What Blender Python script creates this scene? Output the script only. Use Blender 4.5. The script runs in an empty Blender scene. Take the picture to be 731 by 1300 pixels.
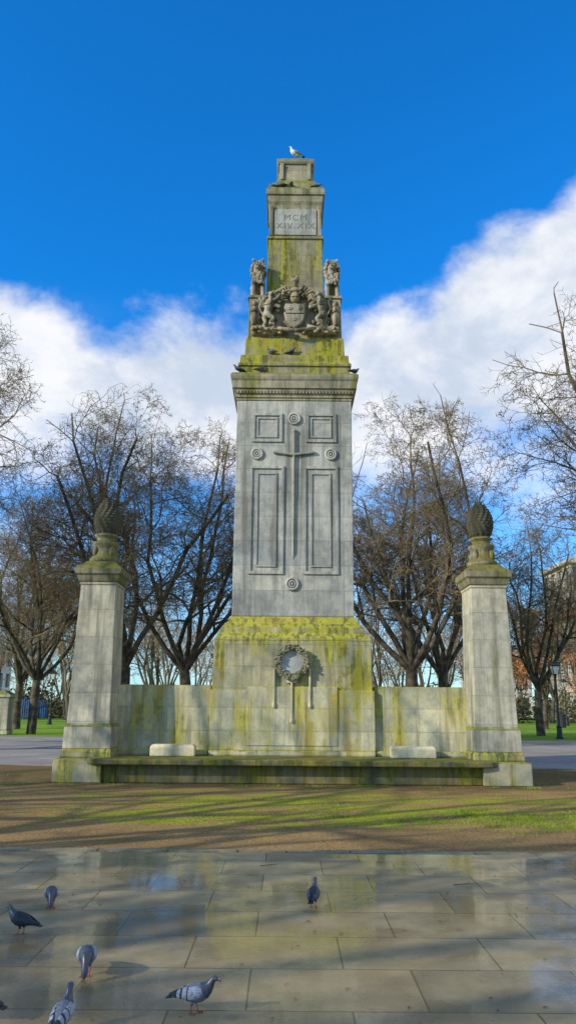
import bpy, math, random
import numpy as np
from mathutils import Vector, Matrix
R=math.radians
scene=bpy.context.scene
COL=scene.collection

# ---------------------------------------------------------------- helpers
class NT:
    def __init__(s,tree): s.t=tree; s.n=tree.nodes; s.l=tree.links
    def link(s,a,b): s.l.new(a,b)
    def setin(s,inp,v):
        if v is None: return
        if isinstance(v,bpy.types.NodeSocket): s.l.new(v,inp)
        elif isinstance(v,(tuple,list)) and len(v)==3 and inp.type=='RGBA': inp.default_value=(*v,1)
        else: inp.default_value=v
    def math(s,op,a,b=None,c=None,clamp=False):
        n=s.n.new('ShaderNodeMath'); n.operation=op; n.use_clamp=clamp
        s.setin(n.inputs[0],a); s.setin(n.inputs[1],b); s.setin(n.inputs[2],c); return n.outputs[0]
    def mix(s,f,a,b,blend='MIX'):
        n=s.n.new('ShaderNodeMix'); n.data_type='RGBA'; n.blend_type=blend
        s.setin(n.inputs[0],f); s.setin(n.inputs[6],a); s.setin(n.inputs[7],b); return n.outputs[2]
    def noise(s,vec,scale,detail=4,rough=.55,dist=0):
        n=s.n.new('ShaderNodeTexNoise'); s.setin(n.inputs['Vector'],vec)
        n.inputs['Scale'].default_value=scale; n.inputs['Detail'].default_value=detail
        n.inputs['Roughness'].default_value=rough; n.inputs['Distortion'].default_value=dist
        return n.outputs['Fac']
    def mapping(s,vec,scale=(1,1,1),loc=(0,0,0)):
        n=s.n.new('ShaderNodeMapping'); s.setin(n.inputs['Vector'],vec)
        n.inputs['Scale'].default_value=scale; n.inputs['Location'].default_value=loc; return n.outputs[0]
    def mr(s,v,a,b,c=0,d=1,smooth=True):
        n=s.n.new('ShaderNodeMapRange'); n.interpolation_type='SMOOTHSTEP' if smooth else 'LINEAR'
        s.setin(n.inputs[0],v)
        for i,x in zip((1,2,3,4),(a,b,c,d)): s.setin(n.inputs[i],x)
        return n.outputs[0]
    def coord(s,k='Object'): return s.n.new('ShaderNodeTexCoord').outputs[k]
    def sep(s,v):
        n=s.n.new('ShaderNodeSeparateXYZ'); s.setin(n.inputs[0],v); return n.outputs
    def comb(s,x,y,z):
        n=s.n.new('ShaderNodeCombineXYZ'); s.setin(n.inputs[0],x); s.setin(n.inputs[1],y); s.setin(n.inputs[2],z); return n.outputs[0]
    def bump(s,h,strength=.3,dist=.01,normal=None):
        n=s.n.new('ShaderNodeBump'); s.setin(n.inputs['Height'],h)
        n.inputs['Strength'].default_value=strength; n.inputs['Distance'].default_value=dist
        if normal is not None: s.setin(n.inputs['Normal'],normal)
        return n.outputs[0]
    def brick(s,vec,w,h,mortar=.006,c1=(1,1,1),c2=(.8,.8,.8),cm=(.2,.2,.2),off=.5,smooth=.1):
        n=s.n.new('ShaderNodeTexBrick'); s.setin(n.inputs['Vector'],vec)
        s.setin(n.inputs['Color1'],c1); s.setin(n.inputs['Color2'],c2); s.setin(n.inputs['Mortar'],cm)
        n.inputs['Scale'].default_value=1; n.inputs['Mortar Size'].default_value=mortar
        n.inputs['Mortar Smooth'].default_value=smooth
        n.inputs['Brick Width'].default_value=w; n.inputs['Row Height'].default_value=h; n.offset=off
        return n.outputs

def newmat(name):
    m=bpy.data.materials.new(name); m.use_nodes=True
    t=NT(m.node_tree); b=m.node_tree.nodes['Principled BSDF']; return m,t,b

def simple(name,col,rough=.6,var=.25,scale=8,metal=0,bump=0,spec=.4):
    m,t,b=newmat(name); c=t.coord()
    n=t.noise(c,scale,2)
    f=t.mr(n,.3,.7,1-var,1+var)
    col2=t.mix(1,(col[0],col[1],col[2]),t.comb(f,f,f),'MULTIPLY')
    t.link(col2,b.inputs['Base Color']); b.inputs['Roughness'].default_value=rough
    b.inputs['Metallic'].default_value=metal
    b.inputs['Specular IOR Level'].default_value=spec
    if bump: t.link(t.bump(t.noise(c,scale*4,3),bump,.01),b.inputs['Normal'])
    return m

def stone(name,base=(.40,.39,.34),moss=.0,mosscol=(.20,.22,.025),moss2=(.07,.085,.018),grime=.5,joints=(1.1,.46),streak=1.0,upm=.5,joff=0):
    m,t,b=newmat(name); c=t.coord()
    x,y,z=t.sep(c)
    big=t.noise(c,.9,3,.6)
    st=t.noise(t.mapping(c,(4.2,4.2,.35)),1.0,4,.6)
    st2=t.noise(t.mapping(c,(11,11,.7),(3,7,1)),1.0,3,.6)
    mid=t.noise(c,5,5,.68); fine=t.noise(c,60,2,.6)
    v=t.mr(big,.3,.7,.80,1.14)
    v2=t.mr(mid,.25,.75,.74,1.22); v3=t.mr(fine,.25,.75,.86,1.12)
    vv=t.math('MULTIPLY',t.math('MULTIPLY',v,v2),v3)
    col=t.mix(1,base,t.comb(vv,vv,t.math('MULTIPLY',vv,.98)),'MULTIPLY')
    col=t.mix(t.mr(mid,.45,.65,0,.3),col,(base[0]*1.05,base[1]*.93,base[2]*.72))
    jb=None
    if joints:
        vec=t.comb(t.math('ADD',t.math('ADD',x,y),joff),z,0.0)
        br=t.brick(vec,joints[0],joints[1],.005,(1.06,1.04,1.0),(.76,.78,.80),(.5,.49,.46))
        col=t.mix(.9,col,br[0],'MULTIPLY'); jb=br[1]
    g=t.math('MULTIPLY',t.mr(st,.46,.70),grime*streak)
    col=t.mix(g,col,(base[0]*.33,base[1]*.34,base[2]*.31))
    g2=t.math('MULTIPLY',t.mr(st2,.48,.72),grime*.6*streak)
    col=t.mix(g2,col,(base[0]*.42,base[1]*.42,base[2]*.38))
    geo=t.n.new('ShaderNodeNewGeometry'); nz=t.sep(geo.outputs['Normal'])[2]
    up=t.math('MULTIPLY',t.math('MAXIMUM',nz,0.0),upm)
    mo=t.noise(t.mapping(c,(1.7,1.7,.6),(5,2,9)),1,5,.65)
    mm=t.math('ADD',t.math('ADD',t.math('MULTIPLY',mo,.60),t.math('MULTIPLY',mid,.18)),t.math('MULTIPLY',st,.22))
    s=t.math('ADD',t.math('ADD',mm,up),moss)
    mf=t.mr(s,.49,.62)
    mfc=t.mix(t.mr(t.math('ADD',t.math('MULTIPLY',st2,.5),t.math('MULTIPLY',mid,.5)),.46,.58),mosscol,moss2)
    mfc=t.mix(t.mr(big,.45,.65,0,.55),mfc,(mosscol[0]*.85,mosscol[1]*.60,mosscol[2]))
    mfc=t.mix(1,mfc,t.comb(v2,v2,v2),'MULTIPLY')
    col=t.mix(t.math('MULTIPLY',mf,.86),col,mfc)
    t.link(col,b.inputs['Base Color'])
    b.inputs['Roughness'].default_value=.88; b.inputs['Specular IOR Level'].default_value=.25
    h=t.math('ADD',t.math('MULTIPLY',mid,.6),t.math('MULTIPLY',fine,.4))
    nrm=t.bump(h,.5,.015)
    if jb is not None: nrm=t.bump(t.math('SUBTRACT',1.0,jb),.4,.012,nrm)
    t.link(nrm,b.inputs['Normal'])
    return m

def mesh_obj(name,verts,faces,mats,fm=None,parent=None,smooth=False,bevel=0,loc=None,rot=None):
    me=bpy.data.meshes.new(name); me.from_pydata([tuple(v) for v in verts],[],faces)
    if not isinstance(mats,(list,tuple)): mats=[mats]
    for m in mats: me.materials.append(m)
    if fm is not None: me.polygons.foreach_set('material_index',fm)
    if smooth: me.polygons.foreach_set('use_smooth',[True]*len(me.polygons))
    me.update()
    o=bpy.data.objects.new(name,me); COL.objects.link(o)
    if loc: o.location=loc
    if rot: o.rotation_euler=rot
    if parent: o.parent=parent
    if bevel:
        b=o.modifiers.new('bev','BEVEL'); b.width=bevel; b.segments=2; b.limit_method='ANGLE'; b.angle_limit=R(30)
    return o
def empty(name,loc=(0,0,0)):
    o=bpy.data.objects.new(name,None); o.location=loc; o.empty_display_size=.3; COL.objects.link(o); return o

class G:  # geometry accumulator
    def __init__(s): s.v=[];s.f=[];s.m=[]
    def add(s,v,f,mi=0):
        o=len(s.v); s.v+= [tuple(a) for a in v]; s.f+=[tuple(i+o for i in q) for q in f]; s.m+=[mi]*len(f)
    def box(s,x0,x1,y0,y1,z0,z1,mi=0):
        v=[(x,y,z) for z in(z0,z1) for y in(y0,y1) for x in(x0,x1)]
        s.add(v,[(0,2,3,1),(4,5,7,6),(0,1,5,4),(2,6,7,3),(0,4,6,2),(1,3,7,5)],mi)
    def rect(s,cx,cy,prof,mi=0):
        v=[]
        for z,hx,hy in prof: v+=[(cx-hx,cy-hy,z),(cx+hx,cy-hy,z),(cx+hx,cy+hy,z),(cx-hx,cy+hy,z)]
        f=[(3,2,1,0)]
        n=len(prof)
        for i in range(n-1):
            for j in range(4):
                a=i*4+j;b=i*4+(j+1)%4; f.append((a,b,b+4,a+4))
        k=(n-1)*4; f.append((k,k+1,k+2,k+3)); s.add(v,f,mi)
    def lathe(s,cx,cy,prof,seg=24,mi=0,mat=None,ph=0):
        v=[]
        for z,r in prof:
            for j in range(seg):
                a=2*math.pi*j/seg+ph; p=Vector((r*math.cos(a),r*math.sin(a),z))
                v.append(p)
        if mat: v=[mat@p for p in v]
        v=[(p[0]+cx,p[1]+cy,p[2]) for p in v]
        f=[tuple(range(seg-1,-1,-1))]
        n=len(prof)
        for i in range(n-1):
            for j in range(seg):
                a=i*seg+j;b=i*seg+(j+1)%seg; f.append((a,b,b+seg,a+seg))
        k=(n-1)*seg; f.append(tuple(range(k,k+seg))); s.add(v,f,mi)
    def ball(s,c,r,mi=0,su=8,sv=6,rotz=0):
        if not isinstance(r,(tuple,list)): r=(r,r,r)
        v=[];f=[]
        for i in range(1,sv):
            th=math.pi*i/sv
            for j in range(su):
                a=2*math.pi*j/su
                x,y,z=math.sin(th)*math.cos(a)*r[0],math.sin(th)*math.sin(a)*r[1],-math.cos(th)*r[2]
                v.append((c[0]+x*math.cos(rotz)-y*math.sin(rotz),c[1]+x*math.sin(rotz)+y*math.cos(rotz),c[2]+z))
        b=len(v); v+=[(c[0],c[1],c[2]-r[2]),(c[0],c[1],c[2]+r[2])]
        for j in range(su): f.append((b,(j+1)%su,j))
        for i in range(sv-2):
            for j in range(su):
                p=i*su+j;q=i*su+(j+1)%su; f.append((p,q,q+su,p+su))
        k=(sv-2)*su
        for j in range(su): f.append((k+j,k+(j+1)%su,b+1))
        s.add(v,f,mi)
    def tube(s,pts,rad,seg=6,mi=0,cap=True):
        v=[];P=[Vector(p) for p in pts]
        for i,p in enumerate(P):
            d=(P[min(i+1,len(P)-1)]-P[max(i-1,0)]).normalized()
            u=d.cross(Vector((0,0,1))) if abs(d.z)<.9 else d.cross(Vector((1,0,0)))
            u.normalize(); w=d.cross(u)
            r=rad[i] if isinstance(rad,(list,tuple)) else rad
            for j in range(seg):
                a=2*math.pi*j/seg; v.append(p+u*math.cos(a)*r+w*math.sin(a)*r)
        f=[]
        for i in range(len(P)-1):
            for j in range(seg):
                a=i*seg+j;b=i*seg+(j+1)%seg; f.append((a,a+seg,b+seg,b))
        if cap: f.append(tuple(range(seg))); k=(len(P)-1)*seg; f.append(tuple(range(k+seg-1,k-1,-1)))
        s.add(v,f,mi)
    def torus(s,c,Rr,r,mi=0,seg=28,ts=8,wob=0):  # in XZ plane
        v=[];f=[]
        for i in range(seg):
            a=2*math.pi*i/seg
            for j in range(ts):
                b=2*math.pi*j/ts; q=Rr+r*math.cos(b)
                v.append((c[0]+q*math.cos(a),c[1]+r*math.sin(b),c[2]+q*math.sin(a)))
        for i in range(seg):
            for j in range(ts):
                i2=(i+1)%seg;j2=(j+1)%ts
                f.append((i*ts+j,i*ts+j2,i2*ts+j2,i2*ts+j))
        s.add(v,f,mi)
    def disc(s,c,r,y0,y1,seg=24,mi=0): # axis along Y
        v=[]
        for y in(y0,y1):
            for j in range(seg):
                a=2*math.pi*j/seg; v.append((c[0]+r*math.cos(a),y,c[1]+r*math.sin(a)))
        f=[tuple(range(seg)),tuple(range(2*seg-1,seg-1,-1))]
        for j in range(seg): f.append((j,j+seg,(j+1)%seg+seg,(j+1)%seg))
        s.add(v,f,mi)
    def obj(s,name,mats,parent=None,smooth=False,bevel=0,**k):
        return mesh_obj(name,s.v,s.f,mats,s.m,parent,smooth,bevel,**k)

def skin(name,pts,edges,radii,mat,parent=None,loc=(0,0,0),scale=1,rot=(0,0,0),sub=2):
    me=bpy.data.meshes.new(name); me.from_pydata(pts,edges,[]); me.materials.append(mat)
    o=bpy.data.objects.new(name,me); COL.objects.link(o)
    sk=o.modifiers.new('skin','SKIN'); sk.use_smooth_shade=True
    for i,r in enumerate(radii): me.skin_vertices[0].data[i].radius=(r,r)
    me.skin_vertices[0].data[0].use_root=True
    ss=o.modifiers.new('sub','SUBSURF'); ss.levels=sub; ss.render_levels=sub
    o.location=loc; o.scale=(scale,)*3; o.rotation_euler=rot
    if parent: o.parent=parent
    return o

# ---------------------------------------------------------------- camera / light
cam=bpy.data.cameras.new('camera'); camo=bpy.data.objects.new('camera',cam); COL.objects.link(camo)
cam.sensor_fit='VERTICAL'; cam.sensor_height=24; cam.lens=24*977/1300; cam.clip_end=5000; cam.clip_start=.05
camo.matrix_world=Matrix.Translation((-.14,0,1.65))@Matrix.Rotation(R(104),4,'X')@Matrix.Rotation(R(.5),4,'Z')
scene.camera=camo

SUN_EL=25; SUN_A=30
sd=Vector((-math.cos(R(SUN_A))*math.cos(R(SUN_EL)),-math.sin(R(SUN_A))*math.cos(R(SUN_EL)),math.sin(R(SUN_EL))))
sl=bpy.data.lights.new('sun','SUN'); sl.energy=5.0; sl.angle=R(.55); sl.color=(1,.92,.77)
so=bpy.data.objects.new('sun',sl); COL.objects.link(so); so.rotation_euler=sd.to_track_quat('Z','Y').to_euler()
so.location=(-30,-15,25)

w=bpy.data.worlds.new('World'); scene.world=w; w.use_nodes=True
t=NT(w.node_tree); bg=w.node_tree.nodes['Background']
sky=t.n.new('ShaderNodeTexSky'); sky.sky_type='NISHITA'; sky.sun_disc=False
sky.sun_elevation=R(SUN_EL); sky.sun_rotation=math.atan2(sd.x,sd.y)%(2*math.pi); sky.air_density=1.0; sky.dust_density=.4; sky.ozone_density=2.0
g=t.coord('Generated'); x,y,z=t.sep(g)
hl=t.math('SQRT',t.math('ADD',t.math('MULTIPLY',x,x),t.math('MULTIPLY',y,y)))
sx=t.math('DIVIDE',x,t.math('MAXIMUM',hl,.001))
skyc=t.mix(1,sky.outputs[0],(.10,1.40,2.65),'MULTIPLY')
low=t.mr(z,.0,.46,1,0)
skyc=t.mix(low,skyc,t.mix(1,sky.outputs[0],(1.0,1.6,2.2),'MULTIPLY'))
sp=t.math('MAXIMUM',sx,0.0)
ztop=t.math('ADD',.478,t.math('MULTIPLY',t.math('MULTIPLY',sp,sp),.76))
n1=t.noise(t.mapping(g,(1,1,1.5),(2.3,1.0,.6)),5.0,8,.56,.1)
n2=t.noise(t.mapping(g,(1,1,1.5),(4,1,2)),6.5,6,.58,.2)
d=t.math('SUBTRACT',t.math('ADD',ztop,t.math('MULTIPLY',t.math('SUBTRACT',n1,.5),.20)),z)
m1=t.mr(d,-.005,.042)
m2=t.mr(t.math('ADD',z,t.math('MULTIPLY',t.math('SUBTRACT',n2,.5),.26)),.24,.35)
mask=t.math('MULTIPLY',m1,m2)
wisp=t.math('MULTIPLY',t.mr(n2,.42,.75,0,.45),t.mr(z,.25,.5,1,0))
mask=t.math('MAXIMUM',mask,wisp)
cc=t.mix(t.mr(t.math('ADD',t.math('MULTIPLY',n2,.6),t.math('MULTIPLY',n1,.4)),.38,.56),(5.9,6.7,7.9),(9.6,9.6,9.7))
skyc=t.mix(t.math('MULTIPLY',mask,.95),skyc,cc)
t.link(skyc,bg.inputs['Color']); bg.inputs['Strength'].default_value=.105

scene.view_settings.view_transform='Standard'; scene.view_settings.look='None'; scene.view_settings.exposure=0

# ---------------------------------------------------------------- ground materials
m_grass,t,b=newmat('grass_mat'); c=t.coord()
a=t.noise(c,.25,4,.6); f=t.noise(c,9,3,.7)
col=t.mix(t.mr(a,.35,.65),(.19,.31,.025),(.11,.21,.018)); col=t.mix(t.mr(f,.4,.7,0,.6),col,(.24,.33,.04))
t.link(col,b.inputs['Base Color']); b.inputs['Roughness'].default_value=.9; b.inputs['Specular IOR Level'].default_value=.1
t.link(t.bump(f,.9,.08),b.inputs['Normal'])

m_path,t,b=newmat('path_mat'); c=t.coord()
a=t.noise(c,.5,4,.6)
br=t.brick(c,.9,.6,.008,(.34,.31,.27),(.27,.245,.215),(.12,.11,.10))
col=t.mix(t.mr(a,.4,.6,0,.5),br[0],(.18,.16,.135)); t.link(col,b.inputs['Base Color'])
b.inputs['Roughness'].default_value=.7; b.inputs['Specular IOR Level'].default_value=.3

m_dirt,t,b=newmat('dirt_mat'); c=t.coord(); x,y,z=t.sep(c)
a=t.noise(c,.55,5,.62); f=t.noise(c,22,4,.7); mm=t.noise(t.mapping(c,(.42,1.0,1),(2,3,0)),1.8,7,.74); ff=t.noise(c,90,2,.6)
col=t.mix(t.mr(f,.35,.65),(.22,.125,.045),(.40,.25,.095))
col=t.mix(t.mr(a,.42,.65,0,.6),col,(.14,.085,.035))
col=t.mix(t.mr(ff,.56,.68,0,.8),col,(.46,.33,.16))
band=t.math('MULTIPLY',t.mr(y,10.4,12.2),t.mr(y,14.6,17.2,1,.25))
xb=t.mr(t.math('ABSOLUTE',t.math('SUBTRACT',x,1.1)),2.5,6.5,1,.45)
s=t.math('ADD',mm,t.math('MULTIPLY',t.math('MULTIPLY',band,xb),.17))
s=t.math('ADD',s,t.math('MULTIPLY',t.math('SUBTRACT',f,.5),.30))
mf=t.mr(s,.59,.75)
mcol=t.mix(t.mr(f,.35,.65),(.14,.19,.008),(.40,.41,.02))
col=t.mix(t.math('MULTIPLY',mf,.9),col,mcol)
rear_dark=t.mr(t.math('ADD',y,t.math('MULTIPLY',a,1.2)),16.4,17.4)  # dirt turns darker from just before the bench front backwards, with a wavering edge
col=t.mix(t.math('MULTIPLY',rear_dark,.55),col,(.09,.07,.03))
t.link(col,b.inputs['Base Color']); b.inputs['Roughness'].default_value=.95; b.inputs['Specular IOR Level'].default_value=.1
t.link(t.bump(t.math('ADD',f,t.math('MULTIPLY',a,1.5)),.9,.03),b.inputs['Normal'])

m_pave,t,b=newmat('paving_mat'); c=t.coord(); x,y,z=t.sep(c)
br=t.brick(t.mapping(c,(1,1,1),(.35,.1,0)),1.02,.70,.006,(1.12,1.07,1.0),(.70,.71,.69),(.40,.37,.27),.42)
a=t.noise(c,.62,5,.6,.4); f=t.noise(c,35,4,.7); bb=t.noise(c,3,5,.65); ff=t.noise(c,160,2,.5)
col=t.mix(t.mr(bb,.3,.7),(.22,.175,.085),(.36,.295,.165))
col=t.mix(t.mr(ff,.45,.75,0,.4),col,(.44,.37,.22))
col=t.mix(t.mr(f,.56,.75,0,.5),col,(.13,.11,.05))
col=t.mix(1,col,br[0],'MULTIPLY')
wet=t.mr(t.math('ADD',a,t.math('MULTIPLY',t.math('SUBTRACT',bb,.5),.3)),.40,.56)
col=t.mix(t.math('MULTIPLY',wet,.5),col,t.mix(1,col,(.48,.46,.40),'MULTIPLY'))
moj=t.math('MULTIPLY',br[1],t.mr(bb,.45,.65,0,.8))
col=t.mix(moj,col,(.09,.11,.025))
t.link(col,b.inputs['Base Color'])
rr=t.math('ADD',t.mr(wet,0,1,.42,.14),t.math('MULTIPLY',f,.14))
rr=t.math('ADD',rr,t.math('MULTIPLY',br[1],.3)); t.link(rr,b.inputs['Roughness'])
b.inputs['Specular IOR Level'].default_value=.42
t.link(t.math('MULTIPLY',wet,.85),b.inputs['Coat Weight']); b.inputs['Coat Roughness'].default_value=.05
n1=t.bump(t.math('ADD',f,t.math('MULTIPLY',bb,.8)),.2,.006)
n1=t.bump(t.math('SUBTRACT',1.0,br[1]),.6,.01,n1); t.link(n1,b.inputs['Normal'])
t.link(t.bump(bb,.14,.012),b.inputs['Coat Normal'])

def sheet(name,x0,x1,y0,y1,z,mat):
    return mesh_obj(name,[(x0,y0,z),(x1,y0,z),(x1,y1,z),(x0,y1,z)],[(0,1,2,3)],mat)
sheet('ground',-1500,1500,-600,2500,-.012,m_grass)
sheet('path',-90,90,21.2,39.5,-.008,m_path)
rnd=random.Random(5)
xs=np.linspace(-45,45,120)
vv=[(x,9.55,-.004) for x in xs]+[(x,21.8+.5*math.sin(x*.4)+rnd.uniform(-.12,.12),-.004) for x in xs]
mesh_obj('dirt_ground',vv,[(i,i+1,i+121,i+120) for i in range(119)],m_dirt)
sheet('pavement',-30,30,-20,9.46,0.0,m_pave)
m_kerb=stone('kerb_mat',(.26,.22,.14),moss=-.06,grime=.6,joints=None,upm=0)
k=G(); x=-30
while x<30:
    L=rnd.uniform(.55,.95); k.box(x,x+L-.012,9.47,9.62,-.08,.006+rnd.uniform(0,.006)); x+=L
k.obj('kerb',m_kerb,bevel=.006)

# ---------------------------------------------------------------- memorial
S_shaft=stone('stone_shaft',(.41,.405,.37),moss=-.12,grime=.85,joints=(1.48,.62),upm=.2)
S_base=stone('stone_base',(.44,.41,.27),moss=.035,grime=.8,joints=(1.2,.5),mosscol=(.38,.35,.02),moss2=(.10,.10,.012))
S_wall=stone('stone_wall',(.56,.52,.35),moss=.04,grime=.75,joints=(1.15,.52),mosscol=(.44,.40,.05),moss2=(.17,.16,.03))
S_tier=stone('stone_tier',(.30,.27,.18),moss=.04,grime=.9,joints=(1.2,.5),mosscol=(.33,.31,.012),moss2=(.09,.085,.012))
S_top=stone('stone_top',(.34,.30,.21),moss=-.03,grime=1.1,joints=(.9,.5))
S_pil=stone('stone_pillar_mat',(.46,.43,.34),moss=-.07,grime=.85,joints=(2.2,.62),upm=.6)
S_plinth=stone('stone_plinth',(.44,.41,.28),moss=.06,grime=.6,joints=(1.4,.5),mosscol=(.32,.30,.03))
S_cap=stone('stone_cap',(.23,.21,.14),moss=.0,grime=1.1,joints=None,mosscol=(.17,.16,.02),upm=.3)
S_cone=stone('stone_cone',(.08,.075,.05),moss=-.06,moss2=(.04,.045,.012),mosscol=(.07,.07,.015),grime=.8,joints=None,upm=.1)
S_bench=stone('stone_bench',(.19,.17,.095),moss=.04,grime=1.0,joints=(1.5,5),mosscol=(.22,.20,.02),upm=.1)
S_arms=stone('stone_arms',(.33,.27,.18),moss=-.10,grime=1.5,joints=None,upm=.18,moss2=(.06,.055,.02),mosscol=(.11,.10,.03))
S_lion=stone('stone_lion',(.35,.305,.23),moss=-.12,grime=1.4,joints=None,upm=.12)
S_white=stone('stone_pale',(.62,.55,.36),moss=-.10,grime=.4,joints=None,upm=.05)

M=empty('war_memorial',(0,20.2,0)); bpy.context.view_layer.update()
def P(o):
    o.parent=M; o.matrix_parent_inverse=Matrix.Translation((0,-20.2,0)); return o
CY=20.2
g=G(); g.rect(0,CY,[(0,1.88,1.88),(1.0,1.88,1.88),(3.10,1.85,1.85)]); P(g.obj('pylon_base',S_base,bevel=.02))
g=G(); g.rect(0,CY,[(3.102,1.84,1.84),(3.16,1.84,1.84),(3.24,1.78,1.78),(3.30,1.72,1.72),(3.42,1.71,1.71),(3.46,1.66,1.66),(3.56,1.57,1.57),(3.66,1.52,1.52),(3.70,1.49,1.49)])
P(g.obj('pylon_base_moulding',S_base,bevel=.01))
g=G(); g.rect(0,CY,[(3.702,1.48,1.48),(9.30,1.48,1.48)]); P(g.obj('pylon_shaft',S_shaft,bevel=.015))
g=G(); g.rect(0,CY,[(9.302,1.50,1.50),(9.37,1.50,1.50),(9.37,1.53,1.53),(9.45,1.53,1.53),(9.50,1.55,1.55),(9.56,1.57,1.57),(9.60,1.57,1.57),(9.60,1.61,1.61),(9.80,1.62,1.62),(9.84,1.645,1.645),(9.90,1.66,1.66),(9.97,1.66,1.66),(10.03,1.61,1.61)])
P(g.obj('pylon_cornice',S_top,bevel=.008))
g=G(); x=-1.5
while x<1.5:
    g.box(x,x+.05,18.615,18.67,9.47,9.54); x+=.085
P(g.obj('dentils',S_top))
g=G(); g.rect(0,CY,[(10.032,1.46,1.46),(10.28,1.45,1.45),(10.28,1.49,1.49),(10.36,1.49,1.49),(10.40,1.44,1.44),(10.62,1.42,1.42)])
P(g.obj('upper_tier_lower',S_tier,bevel=.015))
g=G(); g.rect(0,CY,[(10.622,1.33,1.33),(11.14,1.31,1.31),(11.20,1.28,1.28)]); P(g.obj('upper_tier_middle',S_tier,bevel=.015))
g=G(); g.rect(0,CY,[(11.202,1.26,1.26),(12.38,1.24,1.24),(12.38,1.28,1.28),(12.46,1.28,1.28)]); P(g.obj('arms_block',S_top,bevel=.012))
g=G(); g.rect(0,CY,[(12.462,.80,.80),(14.4,.77,.77),(14.5,.77,.77),(14.52,.81,.81),(14.60,.81,.81)]); P(g.obj('upper_shaft',S_tier,bevel=.015))
g=G(); g.rect(0,CY,[(14.602,.74,.74),(15.55,.73,.73),(15.65,.75,.75),(15.75,.79,.79),(15.95,.80,.80),(15.95,.84,.84),(16.12,.85,.85),(16.2,.81,.81)]); P(g.obj('date_block',S_top,bevel=.012))
g=G(); g.box(-.60,.60,CY-.772,CY-.70,14.66,15.50); P(g.obj('date_panel',S_shaft,bevel=.01))
g=G(); g.rect(0,CY,[(16.202,.74,.74),(16.42,.70,.70),(16.46,.62,.62),(16.6,.56,.56),(16.66,.50,.50),(17.22,.48,.48),(17.22,.52,.52),(17.28,.55,.55),(17.36,.56,.56),(17.40,.47,.47),(17.52,.38,.38),(17.56,.22,.22),(17.66,.18,.18)])
P(g.obj('pylon_top',S_top,bevel=.01))
g=G()
for sx_ in(-1,1):
    g.rect(sx_*.69,CY-.74,[(14.62,.05,.06),(15.45,.05,.06),(15.6,.07,.09)])
    g.rect(sx_*.40,CY-.50,[(16.67,.04,.05),(17.1,.04,.05),(17.2,.06,.07)])
P(g.obj('scroll_strips',S_top,bevel=.01))

FY=18.72
g=G()
def frame(x0,x1,z0,z1,w,d,y=FY):
    g.box(x0,x1,y-d,y+.01,z1-w,z1); g.box(x0,x1,y-d,y+.01,z0,z0+w)
    g.box(x0,x0+w,y-d+.002,y+.01,z0+w,z1-w); g.box(x1-w,x1,y-d+.002,y+.01,z0+w,z1-w)
for s_ in(-1,1):
    a,b_=sorted((s_*.24,s_*1.12)); frame(a,b_,4.74,7.52,.075,.038)
    a,b_=sorted((s_*.42,s_*.94)); frame(a,b_,4.92,7.34,.045,.028)
    a,b_=sorted((s_*.30,s_*1.08)); frame(a,b_,8.16,8.95,.075,.038)
    a,b_=sorted((s_*.42,s_*.96)); frame(a,b_,8.28,8.83,.045,.028)
P(g.obj('relief_panels',S_shaft,bevel=.006))
g=G()
for cx,cz,rr in((0,8.80,.17),(-.94,7.84,.16),(.94,7.84,.16),(-.02,4.50,.17)):
    g.torus((cx,FY-.02,cz),rr-.03,.035); g.torus((cx,FY-.02,cz),rr*.45,.022,seg=16); g.ball((cx,FY-.01,cz),(.035,.04,.035))
P(g.obj('relief_roundels',S_shaft,smooth=True))
g=G()
g.add([(-.05,FY+.01,5.25),(.05,FY+.01,5.25),(.06,FY+.01,7.8),(-.06,FY+.01,7.8),(0,FY-.06,5.3),(0,FY-.08,7.8),(0,FY+.01,5.05)],
      [(0,4,5,3),(4,1,2,5),(0,6,4),(6,1,4),(3,5,2)])
g.tube([(0,FY-.04,7.78),(0,FY-.04,8.42)],[.042,.035],8); g.ball((0,FY-.04,8.46),(.06,.05,.06))
g.tube([(-.52,FY-.04,7.89),(-.3,FY-.04,7.85),(0,FY-.04,7.82),(.3,FY-.04,7.85),(.52,FY-.04,7.89)],[.042,.028,.045,.028,.042],8)
P(g.obj('sword_cross',stone('stone_sword',(.29,.285,.25),moss=-.2,grime=.5,joints=None),bevel=.004))
def text(name,body,size,loc,mat,ext=.012,space=1.2,off=-.004):
    cu=bpy.data.curves.new(name,'FONT'); cu.body=body; cu.size=size; cu.extrude=ext; cu.align_x='CENTER'; cu.align_y='CENTER'; cu.space_character=space
    cu.offset=off
    cu.materials.append(mat); o=bpy.data.objects.new(name,cu); COL.objects.link(o); o.location=loc; o.rotation_euler=(R(90),0,0); return P(o)
S_let=stone('stone_letter',(.345,.34,.31),moss=-.2,grime=.4,joints=None)
S_let2=stone('stone_letter_dark',(.15,.135,.10),moss=-.2,grime=.4,joints=None)
text('inscription_dedication','OUR GLORIOUS\nDEAD',.20,(0,FY-.001,4.03),S_let,.002)
text('inscription_dates','MCM\nXIV XIX',.27,(0,CY-.773,15.08),S_let2,.003,off=-.005)

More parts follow.
